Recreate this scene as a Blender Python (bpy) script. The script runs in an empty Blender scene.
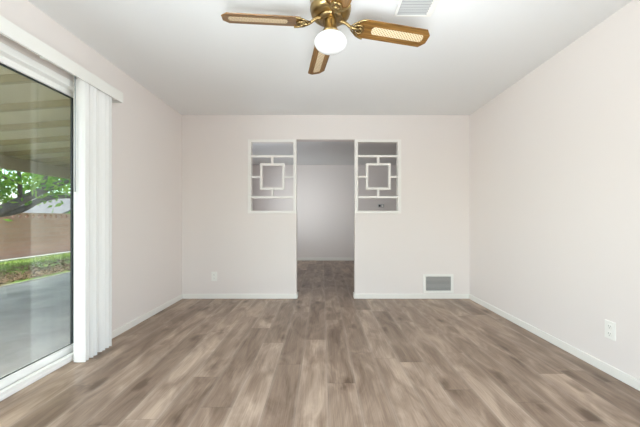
import bpy, bmesh, math, random
import numpy as np
from mathutils import Vector, Matrix

random.seed(7)
RNG = np.random.default_rng(11)
S = bpy.context.scene
COL = S.collection
PI = math.pi

# ---------------------------------------------------------------- camera, world, lights, exposure
CAM_Z = 1.057
F_PX = 300.0
cam_data = bpy.data.cameras.new('camera')
cam_data.sensor_width = 36.0
cam_data.lens = 36.0 * F_PX / 640.0
cam_data.shift_x = -2.0 / 640.0
cam_data.shift_y = 5.6 / 640.0
cam_data.clip_start = 0.02
cam_data.clip_end = 300
cam = bpy.data.objects.new('camera', cam_data)
cam.location = (0, 0, CAM_Z)
cam.rotation_euler = (PI / 2, 0, 0)
COL.objects.link(cam)
S.camera = cam

S.view_settings.view_transform = 'Standard'
S.view_settings.look = 'None'
S.view_settings.gamma = 1
S.view_settings.use_curve_mapping = False
S.view_settings.exposure = 0.05
S.cycles.use_denoising = True
S.cycles.max_bounces = 14
S.cycles.diffuse_bounces = 8
S.cycles.glossy_bounces = 6
S.cycles.transparent_max_bounces = 16
S.cycles.sample_clamp_indirect = 6

world = bpy.data.worlds.new('world')
S.world = world
world.use_nodes = True
wn = world.node_tree.nodes
wl = world.node_tree.links
sky = wn.new('ShaderNodeTexSky')
sky.sky_type = 'NISHITA'
sky.sun_disc = False
sky.sun_elevation = math.radians(58)
sky.sun_rotation = math.radians(200)
sky.air_density = 1.0
sky.dust_density = 3.0
wn['Background'].inputs['Strength'].default_value = 0.80
wl.new(sky.outputs['Color'], wn['Background'].inputs['Color'])

sun_d = bpy.data.lights.new('sun', 'SUN')
sun_d.energy = 9
sun_d.angle = math.radians(0.6)
sun_d.color = (1.0, 0.95, 0.86)
sun = bpy.data.objects.new('sun', sun_d)
d = Vector((0.10, -0.42, -0.85))          # direction the light travels
sun.rotation_euler = d.to_track_quat('-Z', 'Y').to_euler()
sun.location = (-6, 0, 8)
COL.objects.link(sun)


def area(name, loc, direction, sx, sy, power, color=(1, 1, 1), spread=180):
    l = bpy.data.lights.new(name, 'AREA')
    l.shape = 'RECTANGLE'
    l.size, l.size_y = sx, sy
    l.energy = power
    l.color = color
    l.spread = math.radians(spread)
    o = bpy.data.objects.new(name, l)
    o.location = loc
    o.rotation_euler = Vector(direction).to_track_quat('-Z', 'Y').to_euler()
    COL.objects.link(o)
    return o


# added fill at unseen windows behind the camera; daylight by the next room's window
FILL_COLOR = (0.87, 0.945, 1.0)
area('right_fill', (1.942, -0.34, 1.30), (-1.0, 0.35, 0.10), 1.55, 1.5, 45, FILL_COLOR, 120)
area('left_fill', (-1.845, -0.34, 1.30), (1.0, 0.9, 0.0), 1.55, 1.5, 31, FILL_COLOR, 90)
# added fill lamps aimed at the ceiling, their source is unseen
area('ceiling_fill', (-0.1, -0.1, 0.6), (0.0, 0.5, 1.0), 0.5, 0.5, 21.5, FILL_COLOR, 100)
area('second_ceiling_fill', (0.5, -0.1, 0.5), (0.10, 0.9, 1.0), 0.5, 0.5, 5, FILL_COLOR, 70)
area('next_room_daylight', (-1.845, 5.55, 1.45), (0.62, 0.78, -0.04), 1.3, 1.0, 13, (0.90, 0.96, 1.03), 85)
area('next_room_ceiling_fill', (-1.2, 4.7, 0.9), (0.05, 0.25, 1.0), 0.5, 0.5, 10, (0.88, 0.95, 1.06))  # added fill to lift the next room's ceiling

# ---------------------------------------------------------------- helpers


def setp(o, label=None, cat=None, group=None, kind=None):
    if label:
        o['label'] = label
    if cat:
        o['category'] = cat
    if group:
        o['group'] = group
    if kind:
        o['kind'] = kind
    return o


def empty(name, loc, label, cat, group=None, kind=None, rotz=0):
    o = bpy.data.objects.new(name, None)
    o.empty_display_size = 0.1
    o.location = loc
    o.rotation_euler = (0, 0, rotz)
    COL.objects.link(o)
    return setp(o, label, cat, group, kind)


class MB:
    """collects shapes of ONE part, then links them as one mesh"""

    def __init__(self):
        self.bm = bmesh.new()

    def box(self, lo, hi, mat=None):
        lo, hi = Vector(lo), Vector(hi)
        vs = []
        for z in (lo.z, hi.z):
            for x, y in ((lo.x, lo.y), (hi.x, lo.y), (hi.x, hi.y), (lo.x, hi.y)):
                v = Vector((x, y, z))
                vs.append(self.bm.verts.new(mat @ v if mat else v))
        for f in ((0, 3, 2, 1), (4, 5, 6, 7), (0, 1, 5, 4), (1, 2, 6, 5), (2, 3, 7, 6), (3, 0, 4, 7)):
            self.bm.faces.new([vs[i] for i in f])
        return self

    def prism(self, pts, to3, depth_vec):
        """closed 2-D outline extruded; to3 maps (u, v) to a point"""
        a = [self.bm.verts.new(to3(u, v)) for u, v in pts]
        dv = Vector(depth_vec)
        b = [self.bm.verts.new(v.co + dv) for v in a]
        f1 = self.bm.faces.new(a)
        f2 = self.bm.faces.new(list(reversed(b)))
        n = len(a)
        for i in range(n):
            j = (i + 1) % n
            self.bm.faces.new((a[j], a[i], b[i], b[j]))
        return self

    def ring_prism(self, outer, inner, to3, depth_vec):
        """frame with equal vertex counts outside and inside"""
        dv = Vector(depth_vec)
        o0 = [self.bm.verts.new(to3(u, v)) for u, v in outer]
        i0 = [self.bm.verts.new(to3(u, v)) for u, v in inner]
        o1 = [self.bm.verts.new(v.co + dv) for v in o0]
        i1 = [self.bm.verts.new(v.co + dv) for v in i0]
        n = len(outer)
        for k in range(n):
            j = (k + 1) % n
            self.bm.faces.new((o0[k], o0[j], i0[j], i0[k]))
            self.bm.faces.new((o1[j], o1[k], i1[k], i1[j]))
            self.bm.faces.new((o0[j], o0[k], o1[k], o1[j]))
            self.bm.faces.new((i0[k], i0[j], i1[j], i1[k]))
        return self

    def lathe(self, prof, seg=40, c=(0, 0, 0)):
        c = Vector(c)
        rings = []
        for r, z in prof:
            if r < 1e-5:
                rings.append([self.bm.verts.new(c + Vector((0, 0, z)))])
            else:
                rings.append([self.bm.verts.new(c + Vector((r * math.cos(2 * PI * k / seg), r * math.sin(2 * PI * k / seg), z))) for k in range(seg)])
        for A, B in zip(rings, rings[1:]):
            for k in range(seg):
                j = (k + 1) % seg
                if len(A) == 1 and len(B) == 1:
                    continue
                if len(A) == 1:
                    self.bm.faces.new((A[0], B[k], B[j]))
                elif len(B) == 1:
                    self.bm.faces.new((A[j], A[k], B[0]))
                else:
                    self.bm.faces.new((A[j], A[k], B[k], B[j]))
        return self

    def tube(self, pts, rad, seg=8, caps=True):
        pts = [Vector(p) for p in pts]
        rads = rad if isinstance(rad, (list, tuple)) else [rad] * len(pts)
        rings = []
        up = None
        for i, p in enumerate(pts):
            t = (pts[min(i + 1, len(pts) - 1)] - pts[max(i - 1, 0)]).normalized()
            if up is None:
                up = Vector((0, 0, 1)) if abs(t.z) < 0.9 else Vector((1, 0, 0))
            a = (up - t * up.dot(t)).normalized()
            up = a
            b = t.cross(a)
            rings.append([self.bm.verts.new(p + (a * math.cos(2 * PI * k / seg) + b * math.sin(2 * PI * k / seg)) * rads[i]) for k in range(seg)])
        for A, B in zip(rings, rings[1:]):
            for k in range(seg):
                j = (k + 1) % seg
                self.bm.faces.new((A[k], A[j], B[j], B[k]))
        if caps:
            self.bm.faces.new(list(reversed(rings[0])))
            self.bm.faces.new(rings[-1])
        return self

    def build(self, name, mat, parent=None, bevel=0, smooth=False, seg=2):
        bmesh.ops.recalc_face_normals(self.bm, faces=self.bm.faces)
        me = bpy.data.meshes.new(name)
        self.bm.to_mesh(me)
        self.bm.free()
        me.materials.append(mat)
        o = bpy.data.objects.new(name, me)
        COL.objects.link(o)
        if smooth:
            for p in me.polygons:
                p.use_smooth = True
        if bevel:
            m = o.modifiers.new('bevel', 'BEVEL')
            m.width = bevel
            m.segments = seg
            m.limit_method = 'ANGLE'
        if parent:
            o.parent = parent
        return o


def structure(o, label, cat):
    return setp(o, label, cat, None, 'structure')


# ---------------------------------------------------------------- materials
def new_mat(name):
    m = bpy.data.materials.new(name)
    m.use_nodes = True
    nt = m.node_tree
    return m, nt.nodes, nt.links, nt.nodes['Principled BSDF']


def paint(name, col, rough=0.5, bump=0.0, scale=300, metallic=0.0, var=0.0, vscale=3.0, spec=None):
    m, n, l, b = new_mat(name)
    b.inputs['Base Color'].default_value = (*col, 1)
    b.inputs['Roughness'].default_value = rough
    b.inputs['Metallic'].default_value = metallic
    if spec is not None:
        b.inputs['Specular IOR Level'].default_value = spec
    geo = n.new('ShaderNodeNewGeometry')
    if bump:
        t = n.new('ShaderNodeTexNoise')
        t.inputs['Scale'].default_value = scale
        t.inputs['Detail'].default_value = 3
        l.new(geo.outputs['Position'], t.inputs['Vector'])
        bp = n.new('ShaderNodeBump')
        bp.inputs['Strength'].default_value = bump
        bp.inputs['Distance'].default_value = 0.002
        l.new(t.outputs['Fac'], bp.inputs['Height'])
        l.new(bp.outputs['Normal'], b.inputs['Normal'])
    if var:
        t = n.new('ShaderNodeTexNoise')
        t.inputs['Scale'].default_value = vscale
        t.inputs['Detail'].default_value = 5
        l.new(geo.outputs['Position'], t.inputs['Vector'])
        r = n.new('ShaderNodeValToRGB')
        r.color_ramp.elements[0].position = 0.3
        r.color_ramp.elements[1].position = 0.7
        r.color_ramp.elements[0].color = (*[c * (1 - var) for c in col], 1)
        r.color_ramp.elements[1].color = (*[min(1, c * (1 + var)) for c in col], 1)
        l.new(t.outputs['Fac'], r.inputs['Fac'])
        l.new(r.outputs['Color'], b.inputs['Base Color'])
    return m


M = {}
M['wall'] = paint('wall_paint', (0.800, 0.742, 0.708), 0.6, 0.12, 260, spec=0.25)
M['ceiling'] = paint('ceiling_paint', (0.83, 0.835, 0.83), 0.8, 0.25, 180, spec=0.2)
M['trim'] = paint('trim_paint', (0.85, 0.825, 0.775), 0.4)
M['screen'] = paint('screen_paint', (0.86, 0.83, 0.79), 0.45)
M['vinyl'] = paint('door_vinyl', (0.94, 0.93, 0.905), 0.35)
M['vane'] = paint('blind_vinyl', (0.88, 0.865, 0.84), 0.45)
M['valance'] = paint('valance_vinyl', (0.84, 0.825, 0.775), 0.45)
M['plastic'] = paint('white_plastic', (0.86, 0.845, 0.80), 0.35)
M['slot'] = paint('dark_slot', (0.05, 0.05, 0.05), 0.6)
M['louver'] = paint('vent_louver', (0.74, 0.73, 0.70), 0.5)
M['duct'] = paint('duct_inside', (0.22, 0.22, 0.22), 0.8)
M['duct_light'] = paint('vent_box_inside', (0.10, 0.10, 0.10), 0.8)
M['vent_blade'] = paint('ceiling_vent_louver', (0.42, 0.415, 0.40), 0.5)
M['gasket'] = paint('door_gasket', (0.022, 0.03, 0.03), 0.5)
M['brass'] = paint('antique_brass', (0.36, 0.255, 0.115), 0.28, metallic=1.0)
M['brass_dark'] = paint('antique_brass_dark', (0.30, 0.21, 0.10), 0.35, metallic=1.0)  # slightly darker, rougher brass
M['thermo'] = paint('thermostat_plastic', (0.55, 0.55, 0.54), 0.4)
M['wand'] = paint('wand_plastic', (0.45, 0.47, 0.48), 0.25)
M['concrete'] = paint('patio_concrete', (0.40, 0.385, 0.385), 0.8, 0.3, 60, var=0.22, vscale=2.2)
M['edging'] = paint('concrete_edging', (0.42, 0.40, 0.375), 0.85, var=0.08, vscale=6)
M['cover'] = paint('patio_cover_paint', (0.62, 0.55, 0.40), 0.6, var=0.05, vscale=2)
M['rafter'] = paint('cover_paint_shaded', (0.40, 0.345, 0.22), 0.6)  # cover paint darkened, shade lines of the rafters put into the colour
M['bark'] = paint('tree_bark', (0.14, 0.115, 0.10), 0.9, 0.6, 40, var=0.3, vscale=9)
M['shed_wall'] = paint('shed_siding', (0.72, 0.70, 0.67), 0.8)
M['shed_roof'] = paint('shed_roofing', (0.10, 0.095, 0.10), 0.85, var=0.2, vscale=5)
M['litter'] = paint('dry_leaves', (0.20, 0.13, 0.08), 0.9, var=0.4, vscale=12)

# window and door glass
m, n, l, b = new_mat('clear_glass')
out = n['Material Output']
n.remove(b)
tr = n.new('ShaderNodeBsdfTransparent')
tr.inputs['Color'].default_value = (0.86, 0.91, 0.88, 1)
gl = n.new('ShaderNodeBsdfGlossy')
gl.inputs['Roughness'].default_value = 0.0
fr = n.new('ShaderNodeFresnel')
# the same reflectance from either side of a face (no total reflection inside the thin pane)
gb_ = n.new('ShaderNodeNewGeometry')
ior = n.new('ShaderNodeMapRange')
ior.inputs['To Min'].default_value = 1.75
ior.inputs['To Max'].default_value = 1 / 1.75
l.new(gb_.outputs['Backfacing'], ior.inputs['Value'])
l.new(ior.outputs[0], fr.inputs['IOR'])
mx = n.new('ShaderNodeMixShader')
l.new(fr.outputs['Fac'], mx.inputs['Fac'])
l.new(tr.outputs[0], mx.inputs[1])
l.new(gl.outputs[0], mx.inputs[2])
l.new(mx.outputs[0], out.inputs['Surface'])
M['glass'] = m

# opal lamp glass
m, n, l, b = new_mat('opal_glass')
b.inputs['Base Color'].default_value = (0.84, 0.84, 0.83, 1)
b.inputs['Roughness'].default_value = 0.22
b.inputs['Emission Color'].default_value = (1, 0.98, 0.95, 1)
b.inputs['Emission Strength'].default_value = 0.0
M['opal'] = m


def math_node(n, l, op, a, bb=None):
    x = n.new('ShaderNodeMath')
    x.operation = op
    for i, v in enumerate((a, bb)):
        if v is None:
            continue
        if isinstance(v, (int, float)):
            x.inputs[i].default_value = v
        else:
            l.new(v, x.inputs[i])
    return x.outputs[0]


# vinyl plank floor: planks run away from the camera (along Y)
m, n, l, b = new_mat('vinyl_plank')
geo = n.new('ShaderNodeNewGeometry')
sep = n.new('ShaderNodeSeparateXYZ')
l.new(geo.outputs['Position'], sep.inputs[0])
PW, PL = 0.18, 1.22
xs = math_node(n, l, 'DIVIDE', math_node(n, l, 'ADD', sep.outputs['X'], 10.045), PW)
row = math_node(n, l, 'FLOOR', xs)
w1 = n.new('ShaderNodeTexWhiteNoise')
w1.noise_dimensions = '1D'
l.new(row, w1.inputs['W'])
ys = math_node(n, l, 'ADD', math_node(n, l, 'DIVIDE', sep.outputs['Y'], PL), math_node(n, l, 'MULTIPLY', w1.outputs['Value'], 7.0))
colm = math_node(n, l, 'FLOOR', ys)
cmb = n.new('ShaderNodeCombineXYZ')
l.new(row, cmb.inputs[0])
l.new(colm, cmb.inputs[1])
w2 = n.new('ShaderNodeTexWhiteNoise')
w2.noise_dimensions = '3D'
l.new(cmb.outputs[0], w2.inputs['Vector'])
fx = math_node(n, l, 'FRACT', xs)
fy = math_node(n, l, 'FRACT', ys)
# grain coordinates, shifted plank by plank
gx = math_node(n, l, 'ADD', math_node(n, l, 'MULTIPLY', sep.outputs['X'], 7.5), math_node(n, l, 'MULTIPLY', w2.outputs['Value'], 37.0))
gy = math_node(n, l, 'ADD', math_node(n, l, 'MULTIPLY', sep.outputs['Y'], 2.1), math_node(n, l, 'MULTIPLY', w2.outputs['Value'], 91.0))
gv = n.new('ShaderNodeCombineXYZ')
l.new(gx, gv.inputs[0])
l.new(gy, gv.inputs[1])
n1 = n.new('ShaderNodeTexNoise')
n1.inputs['Scale'].default_value = 1.1
n1.inputs['Detail'].default_value = 5
n1.inputs['Roughness'].default_value = 0.55
n1.inputs['Distortion'].default_value = 0.9
l.new(gv.outputs[0], n1.inputs['Vector'])
gx2 = math_node(n, l, 'MULTIPLY', gx, 8.0)
gv2 = n.new('ShaderNodeCombineXYZ')
l.new(gx2, gv2.inputs[0])
l.new(gy, gv2.inputs[1])
n2 = n.new('ShaderNodeTexNoise')
n2.inputs['Scale'].default_value = 2.2
n2.inputs['Detail'].default_value = 4
n2.inputs['Distortion'].default_value = 0.6
l.new(gv2.outputs[0], n2.inputs['Vector'])
# knots: sparse dark eyes, drawn out along the plank
kn = n.new('ShaderNodeTexNoise')
kn.inputs['Scale'].default_value = 9.0
kn.inputs['Detail'].default_value = 3
l.new(geo.outputs['Position'], kn.inputs['Vector'])
kv = n.new('ShaderNodeCombineXYZ')
kd = math_node(n, l, 'MULTIPLY', kn.outputs['Fac'], 0.35)
l.new(math_node(n, l, 'ADD', math_node(n, l, 'MULTIPLY', sep.outputs['X'], 4.6), kd), kv.inputs[0])
l.new(math_node(n, l, 'ADD', math_node(n, l, 'MULTIPLY', sep.outputs['Y'], 2.1), kd), kv.inputs[1])
vo = n.new('ShaderNodeTexVoronoi')
vo.voronoi_dimensions = '2D'
vo.inputs['Scale'].default_value = 1.0
l.new(kv.outputs[0], vo.inputs['Vector'])
kr = n.new('ShaderNodeValToRGB')
kr.color_ramp.elements[0].position = 0.03
kr.color_ramp.elements[0].color = (1, 1, 1, 1)
kr.color_ramp.elements[1].position = 0.22
kr.color_ramp.elements[1].color = (0, 0, 0, 1)
l.new(vo.outputs['Distance'], kr.inputs['Fac'])
ks = n.new('ShaderNodeSeparateColor')
l.new(vo.outputs['Color'], ks.inputs[0])
kk = math_node(n, l, 'MULTIPLY', kr.outputs['Color'], math_node(n, l, 'GREATER_THAN', ks.outputs[0], 0.55))
v = math_node(n, l, 'ADD', math_node(n, l, 'MULTIPLY', n1.outputs['Fac'], 0.85), math_node(n, l, 'MULTIPLY', n2.outputs['Fac'], 0.30))
v = math_node(n, l, 'ADD', v, math_node(n, l, 'MULTIPLY', w2.outputs['Value'], 0.24))
v = math_node(n, l, 'SUBTRACT', v, math_node(n, l, 'MULTIPLY', kk, 0.25))
v = math_node(n, l, 'SUBTRACT', v, 0.03)
cr = n.new('ShaderNodeValToRGB')
e = cr.color_ramp.elements
e[0].position = 0.36
e[0].color = (0.130, 0.083, 0.055, 1)
e[1].position = 1.0
e[1].color = (0.590, 0.455, 0.350, 1)
e2 = e.new(0.66)
e2.color = (0.290, 0.208, 0.153, 1)
l.new(v, cr.inputs['Fac'])
# joints between planks
jx = math_node(n, l, 'MINIMUM', fx, math_node(n, l, 'SUBTRACT', 1.0, fx))
jy = math_node(n, l, 'MINIMUM', fy, math_node(n, l, 'SUBTRACT', 1.0, fy))
# bevel highlights painted pale along the long joints, a thin dark line at the short ones
jl = n.new('ShaderNodeMapRange')
jl.inputs['From Min'].default_value = 0.0
jl.inputs['From Max'].default_value = 0.10
jl.inputs['To Min'].default_value = 0.42
jl.inputs['To Max'].default_value = 0.0
l.new(jx, jl.inputs['Value'])
mixl = n.new('ShaderNodeMix')
mixl.data_type = 'RGBA'
l.new(math_node(n, l, 'MULTIPLY', jl.outputs[0], math_node(n, l, 'ADD', n1.outputs['Fac'], 0.35)), mixl.inputs['Factor'])
l.new(cr.outputs['Color'], mixl.inputs[6])
mixl.inputs[7].default_value = (0.45, 0.36, 0.29, 1)
jy = math_node(n, l, 'LESS_THAN', jy, 0.0016)
jd = math_node(n, l, 'MAXIMUM', jy, math_node(n, l, 'LESS_THAN', jx, 0.006))
mixc = n.new('ShaderNodeMix')
mixc.data_type = 'RGBA'
l.new(math_node(n, l, 'MULTIPLY', jd, 0.35), mixc.inputs['Factor'])
l.new(mixl.outputs[2], mixc.inputs[6])
mixc.inputs[7].default_value = (0.08, 0.055, 0.04, 1)
l.new(mixc.outputs[2], b.inputs['Base Color'])
b.inputs['Roughness'].default_value = 0.33
b.inputs['Specular IOR Level'].default_value = 0.22
bp = n.new('ShaderNodeBump')
bp.inputs['Strength'].default_value = 0.08
bp.inputs['Distance'].default_value = 0.001
l.new(n2.outputs['Fac'], bp.inputs['Height'])
l.new(bp.outputs['Normal'], b.inputs['Normal'])
M['floor'] = m

# oak (runs along local X of each blade)
m, n, l, b = new_mat('oak')
tc = n.new('ShaderNodeTexCoord')
mp = n.new('ShaderNodeMapping')
mp.inputs['Scale'].default_value = (2.0, 34.0, 34.0)
l.new(tc.outputs['Object'], mp.inputs['Vector'])
t = n.new('ShaderNodeTexNoise')
t.inputs['Scale'].default_value = 2.2
t.inputs['Detail'].default_value = 5
t.inputs['Distortion'].default_value = 0.8
l.new(mp.outputs[0], t.inputs['Vector'])
r = n.new('ShaderNodeValToRGB')
r.color_ramp.elements[0].position = 0.32
r.color_ramp.elements[0].color = (0.10, 0.046, 0.011, 1)
r.color_ramp.elements[1].position = 0.70
r.color_ramp.elements[1].color = (0.29, 0.145, 0.036, 1)
l.new(t.outputs['Fac'], r.inputs['Fac'])
l.new(r.outputs['Color'], b.inputs['Base Color'])
b.inputs['Roughness'].default_value = 0.32
M['oak'] = m

# woven cane: cream strands with small dark holes
m, n, l, b = new_mat('woven_cane')
tc = n.new('ShaderNodeTexCoord')
mp = n.new('ShaderNodeMapping')
mp.inputs['Scale'].default_value = (78, 78, 0)
mp.inputs['Rotation'].default_value = (0, 0, PI / 4)
l.new(tc.outputs['Object'], mp.inputs['Vector'])
vo = n.new('ShaderNodeTexVoronoi')
vo.inputs['Scale'].default_value = 1.0
vo.inputs['Randomness'].default_value = 0.0
l.new(mp.outputs[0], vo.inputs['Vector'])
r = n.new('ShaderNodeValToRGB')
r.color_ramp.elements[0].position = 0.27
r.color_ramp.elements[0].color = (0.30, 0.19, 0.09, 1)
r.color_ramp.elements[1].position = 0.33
r.color_ramp.elements[1].color = (0.70, 0.56, 0.37, 1)
l.new(vo.outputs['Distance'], r.inputs['Fac'])
l.new(r.outputs['Color'], b.inputs['Base Color'])
b.inputs['Roughness'].default_value = 0.6
M['cane'] = m

# red slump block
m, n, l, b = new_mat('slump_block')
geo = n.new('ShaderNodeNewGeometry')
sep = n.new('ShaderNodeSeparateXYZ')
l.new(geo.outputs['Position'], sep.inputs[0])
cmb = n.new('ShaderNodeCombineXYZ')
l.new(sep.outputs['Y'], cmb.inputs[0])
l.new(sep.outputs['Z'], cmb.inputs[1])
bk = n.new('ShaderNodeTexBrick')
bk.inputs['Scale'].default_value = 1.0
bk.inputs['Brick Width'].default_value = 0.40
bk.inputs['Row Height'].default_value = 0.13
bk.inputs['Mortar Size'].default_value = 0.008
bk.inputs['Color1'].default_value = (0.52, 0.265, 0.20, 1)
bk.inputs['Color2'].default_value = (0.60, 0.325, 0.25, 1)
bk.inputs['Mortar'].default_value = (0.50, 0.33, 0.27, 1)
l.new(cmb.outputs[0], bk.inputs['Vector'])
l.new(bk.outputs['Color'], b.inputs['Base Color'])
b.inputs['Roughness'].default_value = 0.9
M['block'] = m
M['pierced'] = paint('pierced_block', (0.50, 0.30, 0.24), 0.9, var=0.1, vscale=8)

# lawn
m, n, l, b = new_mat('lawn')
geo = n.new('ShaderNodeNewGeometry')
t = n.new('ShaderNodeTexNoise')
t.inputs['Scale'].default_value = 2.4
t.inputs['Detail'].default_value = 8
l.new(geo.outputs['Position'], t.inputs['Vector'])
r = n.new('ShaderNodeValToRGB')
r.color_ramp.elements[0].position = 0.38
r.color_ramp.elements[0].color = (0.16, 0.13, 0.07, 1)
r.color_ramp.elements[1].position = 0.58
r.color_ramp.elements[1].color = (0.22, 0.33, 0.08, 1)
l.new(t.outputs['Fac'], r.inputs['Fac'])
l.new(r.outputs['Color'], b.inputs['Base Color'])
b.inputs['Roughness'].default_value = 1.0
M['lawn'] = m


def leafy(name, c1, c2):
    m, n, l, b = new_mat(name)
    out = n['Material Output']
    n.remove(b)
    geo = n.new('ShaderNodeNewGeometry')
    r = n.new('ShaderNodeValToRGB')
    r.color_ramp.elements[0].color = (*c1, 1)
    r.color_ramp.elements[1].color = (*c2, 1)
    l.new(geo.outputs['Random Per Island'], r.inputs['Fac'])
    df = n.new('ShaderNodeBsdfDiffuse')
    tl = n.new('ShaderNodeBsdfTranslucent')
    mx = n.new('ShaderNodeMixShader')
    mx.inputs['Fac'].default_value = 0.5
    l.new(r.outputs['Color'], df.inputs['Color'])
    l.new(r.outputs['Color'], tl.inputs['Color'])
    l.new(df.outputs[0], mx.inputs[1])
    l.new(tl.outputs[0], mx.inputs[2])
    l.new(mx.outputs[0], out.inputs['Surface'])
    return m


M['leaf'] = leafy('tree_leaf', (0.10, 0.30, 0.03), (0.45, 0.62, 0.12))
M['leaf_far'] = leafy('far_tree_leaf', (0.06, 0.20, 0.04), (0.28, 0.45, 0.12))
M['blade'] = leafy('grass_blade', (0.14, 0.24, 0.05), (0.40, 0.48, 0.14))

# ---------------------------------------------------------------- the two rooms
XL, XR = -1.862, 1.962
YB, YB2 = 3.99, 4.10            # partition between the rooms
YF = -1.62                      # wall behind the camera
YFAR = 7.645
H = 2.44
FXR = 3.2                       # the next room is wider to the right
SX0, SX1 = -0.985, -0.339       # left screen
TX0, TX1 = 0.436, 1.052         # right screen
SZ0, SZ1 = 1.133, 2.116

mb = MB()
mb.prism([(XL - .15, YF - .15), (XR + .15, YF - .15), (XR + .15, YB2), (FXR + .15, YB2), (FXR + .15, YFAR + .15), (XL - .15, YFAR + .15)],
         lambda u, v: Vector((u, v, -0.08)), (0, 0, 0.08))
structure(mb.build('floor', M['floor']), 'grey brown vinyl plank floor running through both rooms', 'floor')
mb = MB()
mb.prism([(XL - .15, YF - .15), (XR + .15, YF - .15), (XR + .15, YB2), (FXR + .15, YB2), (FXR + .15, YFAR + .15), (XL - .15, YFAR + .15)],
         lambda u, v: Vector((u, v, H)), (0, 0, 0.10))
structure(mb.build('ceiling', M['ceiling']), 'white painted ceiling over both rooms', 'ceiling')

# partition with doorway and the two screen openings
mb = MB()
mb.prism([(XL, 0), (SX1, 0), (SX1, SZ0), (SX0, SZ0), (SX0, SZ1), (TX1, SZ1), (TX1, SZ0), (TX0, SZ0), (TX0, 0), (XR, 0), (XR, H), (XL, H)],
         lambda u, v: Vector((u, YB, v)), (0, YB2 - YB, 0))
structure(mb.build('wall_back', M['wall']), 'pale pinkish wall with an open doorway between two screen openings', 'wall')

# left wall: opening for the sliding door, window hole in the next room
DY0, DY1, DZ = 0.56, 2.44, 2.087
WY0, WY1, WZ0, WZ1 = 4.85, 6.25, 0.92, 2.0
mb = MB()
mb.prism([(0.50, 0), (DY0, 0), (DY0, DZ), (DY1, DZ), (DY1, 0), (YB2, 0), (YB2, H), (0.50, H)],
         lambda u, v: Vector((XL, u, v)), (-0.15, 0, 0))
mb.ring_prism([(YF - .15, 0), (0.50, 0), (0.50, H), (YF - .15, H)], [(-1.14, .50), (0.46, .50), (0.46, 2.10), (-1.14, 2.10)],
              lambda u, v: Vector((XL, u, v)), (-0.15, 0, 0))
structure(mb.build('wall_left', M['wall']), 'pale pinkish left wall around the sliding glass door', 'wall')
mb = MB()
mb.ring_prism([(YB2, 0), (YFAR + .15, 0), (YFAR + .15, H), (YB2, H)], [(WY0, WZ0), (WY1, WZ0), (WY1, WZ1), (WY0, WZ1)],
              lambda u, v: Vector((XL, u, v)), (-0.15, 0, 0))
structure(mb.build('wall_far_left', M['wall']), 'left wall of the next room with a window', 'wall')
mb = MB().box((XR, 0.50, 0), (XR + .15, YB2 - .001, H))
mb.ring_prism([(YF - .15, 0), (0.50, 0), (0.50, H), (YF - .15, H)], [(-1.14, .50), (0.46, .50), (0.46, 2.10), (-1.14, 2.10)],
              lambda u, v: Vector((XR, u, v)), (0.15, 0, 0))
structure(mb.build('wall_right', M['wall']), 'plain pale pinkish right wall with one outlet', 'wall')
mb = MB().box((XL, YFAR, 0), (FXR, YFAR + .15, H))
structure(mb.build('wall_far', M['wall']), 'far wall of the next room seen by the doorway', 'wall')
mb = MB().box((FXR, YB2, 0), (FXR + .15, YFAR + .15, H))
structure(mb.build('wall_far_right', M['wall']), 'right wall of the next room', 'wall')
mb = MB().box((XR + .15, YB, 0), (FXR + .15, YB2 - .0005, H))
structure(mb.build('wall_far_front', M['wall']), 'front wall of the next room beside the partition', 'wall')
mb = MB()
mb.ring_prism([(XL, 0), (XR, 0), (XR, H), (XL, H)], [(-1.20, 0.38), (1.80, 0.38), (1.80, 2.30), (-1.20, 2.30)],
              lambda u, v: Vector((u, YF, v)), (0, -0.15, 0))
structure(mb.build('wall_front', M['wall']), 'wall behind the camera with a wide window added for light', 'wall')


def window(name, label, to3, u0, u1, v0, v1, dv, cols):
    root = empty(name, to3(u0, v0), label, 'window', None, 'structure')
    off = -Vector(to3(u0, v0))
    t = 0.05
    g = lambda u, v: Vector(to3(u, v)) + off + Vector(dv) * 0.45
    f = MB()
    f.ring_prism([(u0, v0), (u1, v0), (u1, v1), (u0, v1)], [(u0 + t, v0 + t), (u1 - t, v0 + t), (u1 - t, v1 - t), (u0 + t, v1 - t)], g, Vector(dv) * 0.4)
    f.build('window_frame', M['vinyl'], root)
    for k in range(1, cols):
        u = u0 + (u1 - u0) * k / cols
        MB().prism([(u - .025, v0 + t), (u + .025, v0 + t), (u + .025, v1 - t), (u - .025, v1 - t)], g, Vector(dv) * 0.4).build('mullion', M['vinyl'], root)
    gg = lambda u, v: g(u, v) + Vector(dv) * 0.18
    MB().prism([(u0 + t, v0 + t), (u1 - t, v0 + t), (u1 - t, v1 - t), (u0 + t, v1 - t)], gg, Vector(dv) * 0.03).build('pane', M['glass'], root)


window('added_window_1', 'wide window added for light in the wall behind the camera', lambda u, v: Vector((u, YF, v)), -1.20, 1.80, 0.38, 2.30, (0, -0.15, 0), 3)  # unseen window, put in to let daylight reach the room
window('window_2', 'window in the left wall of the next room', lambda u, v: Vector((XL, u, v)), WY0, WY1, WZ0, WZ1, (-0.15, 0, 0), 2)

window('added_window_3', 'window added for light in the left wall behind the camera', lambda u, v: Vector((XL, u, v)), -1.14, 0.46, .50, 2.10, (-0.15, 0, 0), 2)  # invented opening, put in to light the right wall and ceiling
window('added_window_4', 'window added for light in the right wall behind the camera', lambda u, v: Vector((XR, u, v)), -1.14, 0.46, .50, 2.10, (0.15, 0, 0), 2)  # invented opening, put in to light the left wall

# baseboards
BH, BT = 0.064, 0.013


def board(name, lo, hi, label):
    structure(MB().box(lo, hi).build(name, M['trim'], None, 0.004), label, 'baseboard')


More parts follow.
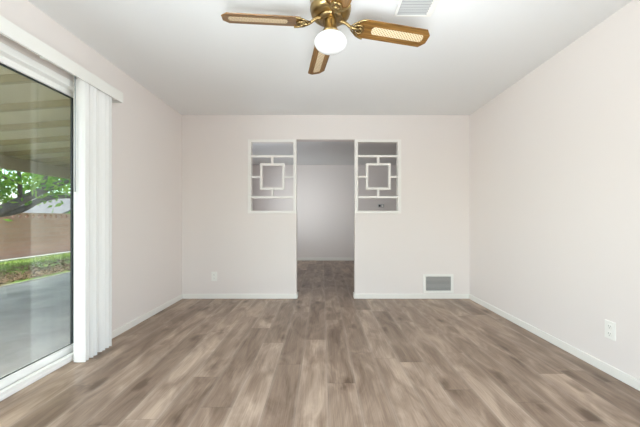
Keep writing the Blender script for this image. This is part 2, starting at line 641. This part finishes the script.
board('baseboard_left', (XL, DY1 + .03, 0), (XL + BT, YB, BH), 'white baseboard along the left wall')
board('baseboard_right', (XR - BT, YF, 0), (XR, YB, BH), 'white baseboard along the right wall')
mb = MB()
mb.prism([(XL + BT, YB), (SX1, YB), (SX1, YB2), (SX1 + BT, YB2), (SX1 + BT, YB - BT), (XL + BT, YB - BT)], lambda u, v: Vector((u, v, 0)), (0, 0, BH))
structure(mb.build('baseboard_back_left', M['trim'], None, 0.004), 'white baseboard left of the doorway turning into it', 'baseboard')
mb = MB()
mb.prism([(XR - BT, YB), (TX0, YB), (TX0, YB2), (TX0 - BT, YB2), (TX0 - BT, YB - BT), (XR - BT, YB - BT)], lambda u, v: Vector((u, v, 0)), (0, 0, BH))
structure(mb.build('baseboard_back_right', M['trim'], None, 0.004), 'white baseboard right of the doorway under the return vent', 'baseboard')
board('baseboard_far', (XL, YFAR - BT, 0), (FXR, YFAR, 0.075), 'white baseboard along the far wall of the next room')

# ---------------------------------------------------------------- sliding glass door
door = empty('door_1', (XL - 0.075, DY0, 0), 'white framed sliding glass door in the left wall to the patio', 'sliding door', None, 'structure')
DW = DY1 - DY0
f = MB()          # fixed frame: sill with track ridges, jambs, head
f.box((-.075, 0, 0), (.075, DW, .024))
f.box((.040, 0.03, .024), (.072, DW - .03, .047))
f.box((-.012, 0.03, .024), (-.002, DW - .03, .040))
f.box((-.075, 0, .024), (-.060, DW, .045))
f.box((-.075, 0, .024), (.074, .035, DZ))
f.box((-.075, DW - .035, .024), (.074, DW, DZ))
f.box((-.075, .035, DZ - .05), (.074, DW - .035, DZ))
f.build('door_frame', M['vinyl'], door, 0.003)


def sash(x, y0, y1, handle):
    """one glazed panel, x is its inner face"""
    z0, z1 = .041, DZ - .045
    gb, gt, gs = .092, 1.997, .058
    o = MB()
    o.ring_prism([(y0, z0), (y1, z0), (y1, z1), (y0, z1)], [(y0 + gs, gb), (y1 - gs, gb), (y1 - gs, gt), (y0 + gs, gt)],
                 lambda u, v: Vector((x, u, v)), (-.045, 0, 0))
    s = o.build('sash', M['vinyl'], door, 0.004)
    g = MB()
    g.ring_prism([(y0 + gs, gb), (y1 - gs, gb), (y1 - gs, gt), (y0 + gs, gt)],
                 [(y0 + gs + .026, gb + .003), (y1 - gs - .026, gb + .003), (y1 - gs - .026, gt - .008), (y0 + gs + .026, gt - .008)],
                 lambda u, v: Vector((x - .016, u, v)), (-.014, 0, 0))
    g.build('gasket', M['gasket'], s)
    p = MB().box((x - .026, y0 + gs + .02, gb), (x - .020, y1 - gs - .02, gt - .004))
    p.build('glass_pane', M['glass'], s)
    if handle:
        h = MB().box((x, y0 + .012, .90), (x + .012, y0 + .042, 1.12)).box((x + .012, y0 + .018, .93), (x + .035, y0 + .03, 1.09))
        h.build('handle', M['vinyl'], s, 0.003)


# inner panel (the far one, seen in the photo) and outer panel
sash(.020, .90, DW - .035, True)
sash(-.032, .035, .96, False)

# ---------------------------------------------------------------- vertical blind
bl = empty('vertical_blind', (XL, 2.33, 0), 'white vertical blind drawn aside into a stack beside the sliding glass door', 'blind')
VF = 0.127                     # how far the valance stands off the wall
v = MB()
v.box((VF - .008, -2.05, 2.068), (VF, .290, 2.158))
v.box((0.002, -2.05, 2.150), (VF - .008, .290, 2.158))
v.box((0.002, .282, 2.068), (VF - .008, .290, 2.150))
v.build('valance', M['valance'], bl, 0.002)
MB().box((.055, -2.0, 2.098), (.100, .270, 2.132)).build('headrail', M['vinyl'], bl, 0.003)
for yy in (-1.55, -.445, .2):
    MB().box((.100, yy - .012, 2.066), (VF - .008, yy + .012, 2.075)).box((.100, yy - .012, 2.075), (.104, yy + .012, 2.132)).build('valance_clip', M['plastic'], bl)


def vane_mesh():
    """slightly cupped strip 89 mm wide along local X, hung from z = 2.10"""
    mbv = MB()
    W, z0, z1, nseg, th = 0.089, 0.006, 2.085, 8, 0.0012
    pr = []
    for k in range(nseg + 1):
        s = k / nseg - 0.5
        pr.append((s * W, -0.007 * (1 - 4 * s * s)))
    outl = pr + [(x, y + th) for x, y in reversed(pr)]
    mbv.prism(outl, lambda u, w: Vector((u, w, z0)), (0, 0, z1 - z0))
    # hanger tab and hook
    mbv.box((-.010, -.0065, 2.085), (.010, -.0045, 2.10))
    return mbv


first = None
NV = 13
angs = [0, 14, -18, 4, 20, -6, -26, 8, 18, -12, 10, -24, -6]
for k in range(NV):
    if first is None:
        first = vane_mesh().build('vane', M['vane'], bl)
        o = first
    else:
        o = first.copy()
        COL.objects.link(o)
        o.parent = bl
    o.location = (.0795 + (0.0 if k == 0 else random.uniform(-.004, .002)), -.124 + .282 * k / (NV - 1) , 0)
    o.rotation_euler = (0, 0, math.radians(angs[k]))
MB().tube([(.062, -.142, 1.255), (.062, -.142, 2.10)], 0.0042, 8).build('wand', M['wand'], bl, 0, True)

# ---------------------------------------------------------------- lattice screens


def lattice(x0, x1, sq0, sq1, label):
    cx = (x0 + x1) / 2
    root = empty('divider_screen', (cx, YB, SZ0), label, 'screen', 'white lattice screens in the partition')
    z = lambda v: v - SZ0
    to3 = lambda y: (lambda u, v: Vector((u - cx, y, v - SZ0)))
    st, rt = .042, .034
    f = MB()
    f.ring_prism([(x0, SZ0), (x1, SZ0), (x1, SZ1), (x0, SZ1)], [(x0 + st, SZ0 + rt), (x1 - st, SZ0 + rt), (x1 - st, SZ1 - rt), (x0 + st, SZ1 - rt)],
                 to3(-.006), (0, .09, 0))
    f.build('frame', M['screen'], root, .002)
    for zc in (1.896, 1.350):
        MB().box((x0 + st - cx, .006, z(zc - .014)), (x1 - st - cx, .036, z(zc + .014))).build('rail', M['screen'], root, .0015)
    t = .031
    q = MB()
    q.ring_prism([(sq0, 1.448), (sq1, 1.448), (sq1, 1.802), (sq0, 1.802)], [(sq0 + t, 1.448 + t), (sq1 - t, 1.448 + t), (sq1 - t, 1.802 - t), (sq0 + t, 1.802 - t)],
                 to3(.002), (0, .038, 0))
    q.build('centre_square', M['screen'], root, .0015)
    sc = (sq0 + sq1) / 2 - cx
    for lo, hi in (((sc - .015, .006, z(1.802)), (sc + .015, .036, z(1.882))), ((sc - .015, .006, z(1.364)), (sc + .015, .036, z(1.448))),
                   ((x0 + st - cx, .006, z(1.609)), (sq0 - cx, .036, z(1.633))), ((sq1 - cx, .006, z(1.609)), (x1 - st - cx, .036, z(1.633)))):
        MB().box(lo, hi).build('strut', M['screen'], root, .0015)


lattice(SX0, SX1, -.826, -.498, 'white lattice screen with square centre, left of the doorway above the plain wall')
lattice(TX0, TX1, .585, .915, 'white lattice screen with square centre, right of the doorway above the return vent wall')

# ---------------------------------------------------------------- wall outlets


def outlet(loc, rotz, w, h, label):
    root = empty('wall_outlet', loc, label, 'outlet', None, None, rotz)
    # local: plate lies in XZ, faces -Y
    MB().box((-w / 2, -.006, -h / 2), (w / 2, 0, h / 2)).build('plate', M['plastic'], root, .003)
    for s in (-1, 1):
        zc = s * h * .2
        pts = []
        for k in range(24):
            a = 2 * PI * k / 24
            pts.append((w * .235 * math.cos(a), zc + max(-h * .125, min(h * .125, w * .235 * math.sin(a)))))
        rc = MB().prism(pts, lambda u, vv: Vector((u, -.0078, vv)), (0, .003, 0)).build('receptacle', M['plastic'], root, .0008)
        sl = MB()
        sl.box((-.0078, -.0084, zc - .002), (-.0058, -.0070, zc + .008))
        sl.box((.0058, -.0084, zc - .001), (.0078, -.0070, zc + .007))
        sl.prism([(.0026 * math.cos(2 * PI * k / 10), zc - .009 + .0026 * math.sin(2 * PI * k / 10)) for k in range(10)], lambda u, vv: Vector((u, -.0084, vv)), (0, .0014, 0))
        sl.build('slots', M['slot'], rc)
    MB().prism([(.003 * math.cos(2 * PI * k / 12), .003 * math.sin(2 * PI * k / 12)) for k in range(12)], lambda u, vv: Vector((u, -.0072, vv)), (0, .002, 0)).build('screw', M['plastic'], root)


outlet(((214.3 - 322) / 75.2, YB, CAM_Z - (276.3 - 219) / 75.2), 0, .074, .124, 'white duplex outlet low on the back wall left of the doorway')
outlet((XR, 2.04, .302), -PI / 2, .075, .124, 'white duplex outlet low on the plain right wall')

# thermostat on the far wall
th = empty('thermostat', (1.50, YFAR, 1.395), 'small grey thermostat with dark round lens on the far wall behind the right screen', 'thermostat')
MB().box((-.075, -.022, -.042), (.075, 0, .042)).build('body', M['thermo'], th, .006)
MB().prism([(-.035 + .026 * math.cos(2 * PI * k / 20), .026 * math.sin(2 * PI * k / 20)) for k in range(20)], lambda u, vv: Vector((u, -.026, vv)), (0, .008, 0)).build('lens', M['slot'], th)
MB().box((.022, -.025, -.030), (.050, -.018, .030)).build('slider', M['plastic'], th, .002)

# ---------------------------------------------------------------- return-air vent low on the back wall
VX0, VX1, VZ0, VZ1 = 1.346, 1.746, .072, .327
vt = empty('return_vent', ((VX0 + VX1) / 2, YB, VZ0), 'white louvred return vent low on the back wall above the baseboard', 'vent')
hw = (VX1 - VX0) / 2
hh = VZ1 - VZ0
b_ = .034
MB().ring_prism([(-hw, 0), (hw, 0), (hw, hh), (-hw, hh)], [(-hw + b_, b_), (hw - b_, b_), (hw - b_, hh - b_), (-hw + b_, hh - b_)],
                lambda u, vv: Vector((u, -.012, vv)), (0, .012, 0)).build('frame', M['plastic'], vt, .004)
MB().box((-hw + b_ - .002, -.0015, b_ - .002), (hw - b_ + .002, -.0003, hh - b_ + .002)).build('backing', M['duct'], vt)
nl = 12
for k in range(nl):
    zc = b_ + (hh - 2 * b_) * (k + .5) / nl
    R = Matrix.Translation((0, -.0065, zc)) @ Matrix.Rotation(math.radians(-38), 4, 'X')
    MB().box((-hw + b_ - .001, -.0062, -.0010), (hw - b_ + .001, .0062, .0010), R).build('louver', M['louver'], vt)

# ---------------------------------------------------------------- ceiling vent
cv = empty('ceiling_vent', (.6125, 1.885, H), 'white square air vent with louvres on the ceiling behind the fan', 'vent')
a = .150
ax = .126
i0, i1 = -.108, .086
MB().ring_prism([(-ax, -a), (ax, -a), (ax, a), (-ax, a)], [(i0, -.134), (i1, -.134), (i1, .134), (i0, .134)],
                lambda u, vv: Vector((u, vv, -.014)), (0, 0, .014)).build('frame', M['plastic'], cv, .005)
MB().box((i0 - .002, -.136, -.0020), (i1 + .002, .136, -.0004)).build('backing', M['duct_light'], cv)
for k in range(11):
    yc = -.134 + .268 * (k + .5) / 11
    R = Matrix.Translation((0, yc, -.0085)) @ Matrix.Rotation(math.radians(-40), 4, 'X')
    MB().box((i0 - .001, -.0066, -.0008), (i1 + .001, .0066, .0008), R).build('louver', M['vent_blade'], cv)

# ---------------------------------------------------------------- ceiling fan
fan = empty('ceiling_fan', (.050, 1.756, H), 'brass ceiling fan with oak cane blades and white glass globe light', 'ceiling fan')
MB().lathe([(0, -.0005), (.070, -.0005), (.072, -.012), (.066, -.032), (.042, -.042), (.030, -.045), (0, -.045)]).build('ceiling_canopy', M['brass'], fan, 0, True)
MB().lathe([(0, -.040), (.029, -.040), (.029, -.060), (0, -.060)]).build('downrod', M['brass'], fan, 0, True)
MB().lathe([(0, -.052), (.050, -.053), (.092, -.060), (.112, -.072), (.119, -.090), (.120, -.094), (.120, -.100), (.117, -.104), (.117, -.150), (.120, -.154),
            (.120, -.160), (.117, -.164), (.116, -.176), (.111, -.190), (.101, -.199), (.086, -.203), (0, -.204)], 48).build('motor_housing', M['brass'], fan, 0, True)
MB().lathe([(0, -.200), (.066, -.201), (.070, -.206), (.068, -.216), (.058, -.222), (0, -.222)]).build('switch_plate', M['brass_dark'], fan, 0, True)
MB().lathe([(0, -.215), (.035, -.216), (.036, -.235), (.037, -.262), (.042, -.278), (.050, -.290), (.051, -.298), (0, -.298)]).build('light_fitter', M['brass'], fan, 0, True)
# flattened globe
gp = [(0, -.296), (.045, -.297)]
for k in range(1, 22):
    t_ = PI / 2 - (PI * k / 21) * .985
    ang = t_
    gp.append((.0945 * math.cos(ang) if math.cos(ang) > 0 else 0, -.350 + .053 * math.sin(ang)))
gp = [p for p in gp if p[0] > .044 or p[1] < -.355 or p[1] > -.298]
gp.append((0, -.350 - .053))
MB().lathe(gp, 48).build('glass_globe', M['opal'], fan, 0, True)

BZ = -.237          # blade plane below the ceiling
R0, R1, BW = .156, .612, .132


def blade_outline(x0, x1, w, corner, nround=9, root_round=True):
    pts = []
    h = w / 2
    # tip with clipped corners
    pts += [(x1 - corner, -h), (x1, -h * .45), (x1, h * .45), (x1 - corner, h)]
    # rounded root
    for k in range(nround + 1):
        a_ = PI / 2 + PI * k / nround
        pts.append((x0 + h * .75 + h * .75 * math.cos(a_), h * math.sin(a_)))
    return pts


def stadium(x0, x1, w, nn=8):
    h = w / 2
    p = []
    for k in range(nn + 1):
        a_ = -PI / 2 + PI * k / nn
        p.append((x1 - h * .6 + h * .6 * math.cos(a_), h * math.sin(a_)))
    for k in range(nn + 1):
        a_ = PI / 2 + PI * k / nn
        p.append((x0 + h * .6 + h * .6 * math.cos(a_), h * math.sin(a_)))
    return p


BASE_ANGLE = 9.5
PITCH = -13
proto = {}
for k in range(4):
    ang = math.radians(BASE_ANGLE + 90 * k)
    # all pieces are modelled along local +X and turned as a whole
    rot = (Matrix.Rotation(ang, 4, 'Z') @ Matrix.Rotation(math.radians(0.4 if k == 1 else 3.2), 4, 'Y') @ Matrix.Rotation(math.radians(PITCH), 4, 'X')).to_euler()
    if k == 0:
        bld = MB().prism(blade_outline(R0, R1, BW, .032), lambda u, vv: Vector((u, vv, -.003)), (0, 0, .006)).build('blade', M['oak'], fan, .0015)
        ins = MB().prism(stadium(.250, .578, .052), lambda u, vv: Vector((u, vv, -.0042)), (0, 0, .0014)).build('cane_insert', M['cane'], bld)
        ir = MB()
        # arm from the motor, then a loop that grips the blade root and two scrolls
        ir.tube([(.050, 0, .026), (.078, 0, .024), (.098, 0, .014), (.116, 0, .000), (.138, 0, -.010), (.170, 0, -.010)], [.011, .010, .009, .009, .010, .009], 10)
        loop = []
        for q in range(25):
            a_ = PI / 2 + PI * q / 24
            loop.append((R0 + BW * .40 + BW * .47 * math.cos(a_), BW * .50 * math.sin(a_), -.006))
        ir.tube(loop, .0055, 8)
        for s in (-1, 1):
            ir.tube([(.134, s * .003, -.009), (.148, s * .020, -.010), (.171, s * .029, -.010), (.192, s * .020, -.010), (.198, s * .006, -.010), (.188, 0, -.010)], .0055, 8)
            ir.tube([(.116, s * .002, -.002), (.132, s * .022, -.006), (.156, s * .044, -.008), (.172, s * .056, -.007)], .0050, 8)
        ir.lathe([(0, -.004), (.012, -.005), (.014, -.009), (.010, -.0135), (0, -.015)], 16, (.180, 0, 0))
        iro = ir.build('blade_iron', M['brass'], fan, 0, True)
        proto = (bld, ins, iro)
    else:
        bld, ins, iro = (o.copy() for o in proto)
        for o in (bld, ins, iro):
            COL.objects.link(o)
        bld.parent = fan
        iro.parent = fan
        ins.parent = bld
    for o in (bld, iro):
        o.location = (0, 0, BZ)
        o.rotation_euler = rot

# ---------------------------------------------------------------- outside: patio, cover, lawn, wall, tree
GZ = -.10
XE = -5.42
structure(MB().box((XE, -8, GZ - .12), (XL - .15, 22, GZ)).build('patio_floor', M['concrete']), 'grey concrete patio slab outside the glass door', 'patio')
structure(MB().box((-26, -8, GZ - .30), (XE - .08, 40, GZ - .005)).build('lawn', M['lawn']), 'lawn with bare patches between patio and block wall', 'lawn')
structure(MB().box((XE - .08, -8, GZ - .12), (XE, 22, GZ + .012)).build('trim_1', M['edging'], None, .01), 'pale concrete edging between patio and lawn', 'edging')
structure(MB().box((-8.92, -8, GZ - .10), (-8.62, 30, GZ + .035)).build('trim_2', M['edging'], None, .01), 'pale concrete strip at the foot of the block wall', 'edging')

# patio cover: sloping deck on rafters, carried by a beam and posts
pc = empty('patio_cover', (-5.5, 5.5, GZ), 'tan painted patio cover with open rafters over the concrete patio', 'patio cover')
ox, oy, oz = -5.5, 5.5, GZ
CY0 = 0.95                          # cover cut short here, out of view, to let more skylight indoors
rb = lambda x: 2.561 + .074 * x          # underside of the rafters at world x (x is negative)
X0, X1 = -2.02, -5.75
deck = MB()
dz = .075
deck.prism([(X0, rb(X0) + dz), (X1, rb(X1) + dz), (X1, rb(X1) + dz + .03), (X0, rb(X0) + dz + .03)], lambda u, vv: Vector((u - ox, CY0 - oy, vv - oz)), (0, 12 - CY0, 0))
deck.build('deck', M['cover'], pc)
yy = -.78
first = None
k = 0
while 1.02 + .6 * k < 12:
    yc = 1.02 + .6 * k - oy + .02
    if first is None:
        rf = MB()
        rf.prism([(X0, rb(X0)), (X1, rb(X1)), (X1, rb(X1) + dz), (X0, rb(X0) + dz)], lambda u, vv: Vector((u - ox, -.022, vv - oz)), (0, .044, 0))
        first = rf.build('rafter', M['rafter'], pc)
        o = first
    else:
        o = first.copy()
        COL.objects.link(o)
        o.parent = pc
    o.location = (0, yc, 0)
    k += 1
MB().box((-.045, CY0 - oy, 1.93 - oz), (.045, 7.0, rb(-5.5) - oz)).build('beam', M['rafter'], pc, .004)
MB().box((-.27, CY0 - oy, 1.99 - oz), (-.25, 6.5, rb(-5.75) + dz - oz)).build('fascia', M['cover'], pc)
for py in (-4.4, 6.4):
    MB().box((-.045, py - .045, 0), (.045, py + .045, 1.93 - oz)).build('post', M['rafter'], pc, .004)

# block wall
bw = empty('block_wall', (-9.0, 9, GZ), 'red brown slump block garden wall topped with pierced blocks', 'garden wall')
MB().box((-.09, -16, -.2), (.09, 20, 1.165)).build('wall_body', M['block'], bw)
pcourse = MB()
cw, ch = .20, .185
zb = 1.165
for q in range(90):
    y0 = -6.0 + q * cw
    n_ = 8
    outer = [(y0 + cw, zb + ch / 2), (y0 + cw, zb + ch), (y0 + cw / 2, zb + ch), (y0, zb + ch), (y0, zb + ch / 2), (y0, zb), (y0 + cw / 2, zb), (y0 + cw, zb)]
    cy_, cz_ = y0 + cw / 2, zb + ch / 2
    inner = []
    for j in range(8):
        a_ = j * PI / 4
        rr = .070 if j % 2 == 0 else .048
        inner.append((cy_ + rr * math.cos(a_), cz_ + rr * math.sin(a_)))
    pcourse.ring_prism(outer, inner, lambda u, vv: Vector((-.05, u, vv)), (.10, 0, 0))
pcourse.build('pierced_course', M['pierced'], bw)

# shed beyond the wall
sh = empty('shed', (-15.5, 18.6, GZ), 'low pale shed roof beyond the block wall', 'shed')
MB().box((-1.6, -2.2, -.2), (1.6, 2.6, 1.45)).build('wall', M['shed_wall'], sh)
MB().prism([(-3.1, 1.30), (.6, 2.75), (3.4, 1.50), (3.4, 1.58), (.6, 2.85), (-3.1, 1.38)], lambda u, vv: Vector((-1.9, u, vv)), (3.8, 0, 0)).build('roof', M['shed_roof'], sh)


def leaves(name, centres, n_, size, mat, parent, origin, spread):
    """n_ little folded leaves scattered around the centres, as one mesh"""
    c = np.array(centres)[RNG.integers(0, len(centres), n_)] + RNG.normal(0, 1, (n_, 3)) * np.array(spread)
    c -= np.array(origin)
    a_ = RNG.normal(0, 1, (n_, 3))
    a_ /= np.linalg.norm(a_, axis=1)[:, None]
    b_ = np.cross(a_, RNG.normal(0, 1, (n_, 3)))
    b_ /= np.linalg.norm(b_, axis=1)[:, None]
    nn = np.cross(a_, b_)
    s = size * RNG.uniform(.6, 1.4, (n_, 1))
    P = np.stack([c - a_ * s, c + b_ * s * .42 + nn * s * .12, c + a_ * s, c - b_ * s * .42 + nn * s * .12], 1).reshape(-1, 3)
    F = [(4 * i, 4 * i + 1, 4 * i + 2, 4 * i + 3) for i in range(n_)]
    me = bpy.data.meshes.new(name)
    me.from_pydata(P.tolist(), [], F)
    me.materials.append(mat)
    o = bpy.data.objects.new(name, me)
    COL.objects.link(o)
    o.parent = parent
    o['kind'] = 'stuff'
    return o


def smooth_path(pts, sub=5):
    pts = [Vector(p) for p in pts]
    res = []
    for i in range(len(pts) - 1):
        p0, p1, p2, p3 = pts[max(i - 1, 0)], pts[i], pts[i + 1], pts[min(i + 2, len(pts) - 1)]
        for k in range(sub):
            t = k / sub
            res.append(0.5 * ((2 * p1) + (p2 - p0) * t + (2 * p0 - 5 * p1 + 4 * p2 - p3) * t * t + (3 * p1 - p0 - 3 * p2 + p3) * t ** 3))
    res.append(pts[-1])
    return res


def limb(name, pts, r0, r1, parent, origin):
    p = smooth_path([Vector(q) - Vector(origin) for q in pts])
    rr = [r0 + (r1 - r0) * i / (len(p) - 1) for i in range(len(p))]
    MB().tube(p, rr, 10).build(name, M['bark'], parent, 0, True)


T0 = (-7.6, 5.1, GZ)
tree = empty('yard_tree', T0, 'leafy green tree with a low sweeping limb over the lawn', 'tree')
limb('trunk', [(-7.6, 5.1, GZ - .05), (-7.62, 5.15, .35), (-7.6, 5.4, .85), (-7.55, 5.9, 1.05)], .26, .19, tree, T0)
limb('limb', [(-7.58, 5.5, .90), (-7.5, 6.4, 1.10), (-7.5, 7.0, 1.27), (-7.5, 7.8, 1.70), (-7.5, 8.8, 2.17), (-7.3, 10.2, 2.85), (-7.1, 11.5, 3.4)], .15, .045, tree, T0)
limb('limb', [(-7.55, 5.8, 1.0), (-7.6, 6.6, 1.12), (-7.6, 7.5, 1.27), (-7.6, 8.05, 1.55), (-7.6, 8.65, 1.70), (-7.7, 9.6, 1.80), (-7.8, 10.6, 2.2)], .11, .03, tree, T0)
limb('limb', [(-7.6, 5.3, .70), (-7.7, 5.1, 1.6), (-7.9, 4.6, 2.6), (-7.8, 4.2, 3.5)], .18, .05, tree, T0)
limb('limb', [(-7.5, 7.45, 1.45), (-7.4, 7.35, 1.85), (-7.2, 7.1, 2.35), (-7.1, 6.9, 2.9)], .055, .02, tree, T0)
limb('limb', [(-7.5, 8.0, 1.80), (-7.4, 8.05, 2.2), (-7.3, 8.2, 2.7), (-7.1, 8.2, 3.2)], .05, .02, tree, T0)
limb('limb', [(-7.4, 7.3, 1.95), (-7.45, 7.0, 2.05), (-7.5, 6.75, 2.35), (-7.5, 6.6, 2.7)], .03, .012, tree, T0)
cent = []
for _ in range(55):
    cent.append((RNG.uniform(-7.8, -6.6), RNG.uniform(3.0, 11.5), RNG.uniform(2.5, 4.2)))
for _ in range(30):
    y_ = RNG.uniform(6.4, 11.0)
    lo = 1.55 + max(0, (y_ - 7.2)) * .26
    cent.append((RNG.uniform(-8.1, -7.5), y_, RNG.uniform(lo, lo + .8)))
leaves('foliage', cent, 9000, .085, M['leaf'], tree, T0, (.26, .30, .20))

for loc, h_, w_, lab in (((-15.5, 9.2, GZ), 4.6, 1.5, 'dense green tree beyond the block wall behind the sweeping limb'),
                         ((-19.5, 23.5, GZ), 5.5, 2.2, 'distant green tree beyond the block wall and the pale shed')):
    tr_ = empty('background_tree', loc, lab, 'tree', 'trees beyond the block wall')
    x, y, z = loc
    limb('trunk', [(x, y, z - .1), (x + .1, y, z + h_ * .3), (x, y + .2, z + h_ * .6)], .2, .09, tr_, loc)
    cc = [(x + RNG.normal(0, w_ * .45), y + RNG.normal(0, w_ * .6), z + RNG.uniform(1.3, h_)) for _ in range(36)]
    leaves('foliage', cc, 3200, .13, M['leaf_far'], tr_, loc, (.35, .35, .28))

# grass blades and dry leaves (nobody could count them)
ng = 14000
gx = RNG.uniform(-8.6, XE - .10, ng)
gy = RNG.uniform(3.5, 14, ng)
keep = (np.sin(gx * 2.1 + gy * .6) + np.sin(gy * 1.3 - gx) + RNG.normal(0, .7, ng) + (-gx - 7.0) * 1.6) > .25
gx, gy = gx[keep], gy[keep]
ng = len(gx)
az = RNG.uniform(0, 2 * PI, ng)
hh_ = RNG.uniform(.03, .075, ng)
w_ = .008
P = np.zeros((ng, 3, 3))
P[:, 0] = np.stack([gx - w_ * np.cos(az), gy - w_ * np.sin(az), np.full(ng, GZ - .006)], 1)
P[:, 1] = np.stack([gx + w_ * np.cos(az), gy + w_ * np.sin(az), np.full(ng, GZ - .006)], 1)
P[:, 2] = np.stack([gx + RNG.normal(0, .02, ng), gy + RNG.normal(0, .02, ng), GZ + hh_], 1)
me = bpy.data.meshes.new('grass')
me.from_pydata(P.reshape(-1, 3).tolist(), [], [(3 * i, 3 * i + 1, 3 * i + 2) for i in range(ng)])
me.materials.append(M['blade'])
go = bpy.data.objects.new('grass', me)
COL.objects.link(go)
setp(go, 'short green grass growing between patio edging and block wall', 'grass', None, 'stuff')

nl_ = 4500
lx = XE - .20 - np.abs(RNG.normal(0, .75, nl_))
ly = RNG.uniform(3.5, 12, nl_)
lx = np.clip(lx, -8.5, None)
az = RNG.uniform(0, 2 * PI, nl_)
s = RNG.uniform(.025, .06, nl_)
P = np.zeros((nl_, 4, 3))
for k, (da, dr, dzz) in enumerate(((0, 1, .012), (PI / 2, .5, .03), (PI, 1, .008), (-PI / 2, .5, .024))):
    P[:, k] = np.stack([lx + s * dr * np.cos(az + da), ly + s * dr * np.sin(az + da), GZ + dzz + RNG.uniform(0, .01, nl_)], 1)
me = bpy.data.meshes.new('leaf_litter')
me.from_pydata(P.reshape(-1, 3).tolist(), [], [(4 * i, 4 * i + 1, 4 * i + 2, 4 * i + 3) for i in range(nl_)])
me.materials.append(M['litter'])
lo_ = bpy.data.objects.new('leaf_litter', me)
COL.objects.link(lo_)
setp(lo_, 'brown dry leaves strewn on the lawn beside the patio', 'dry leaves', None, 'stuff')
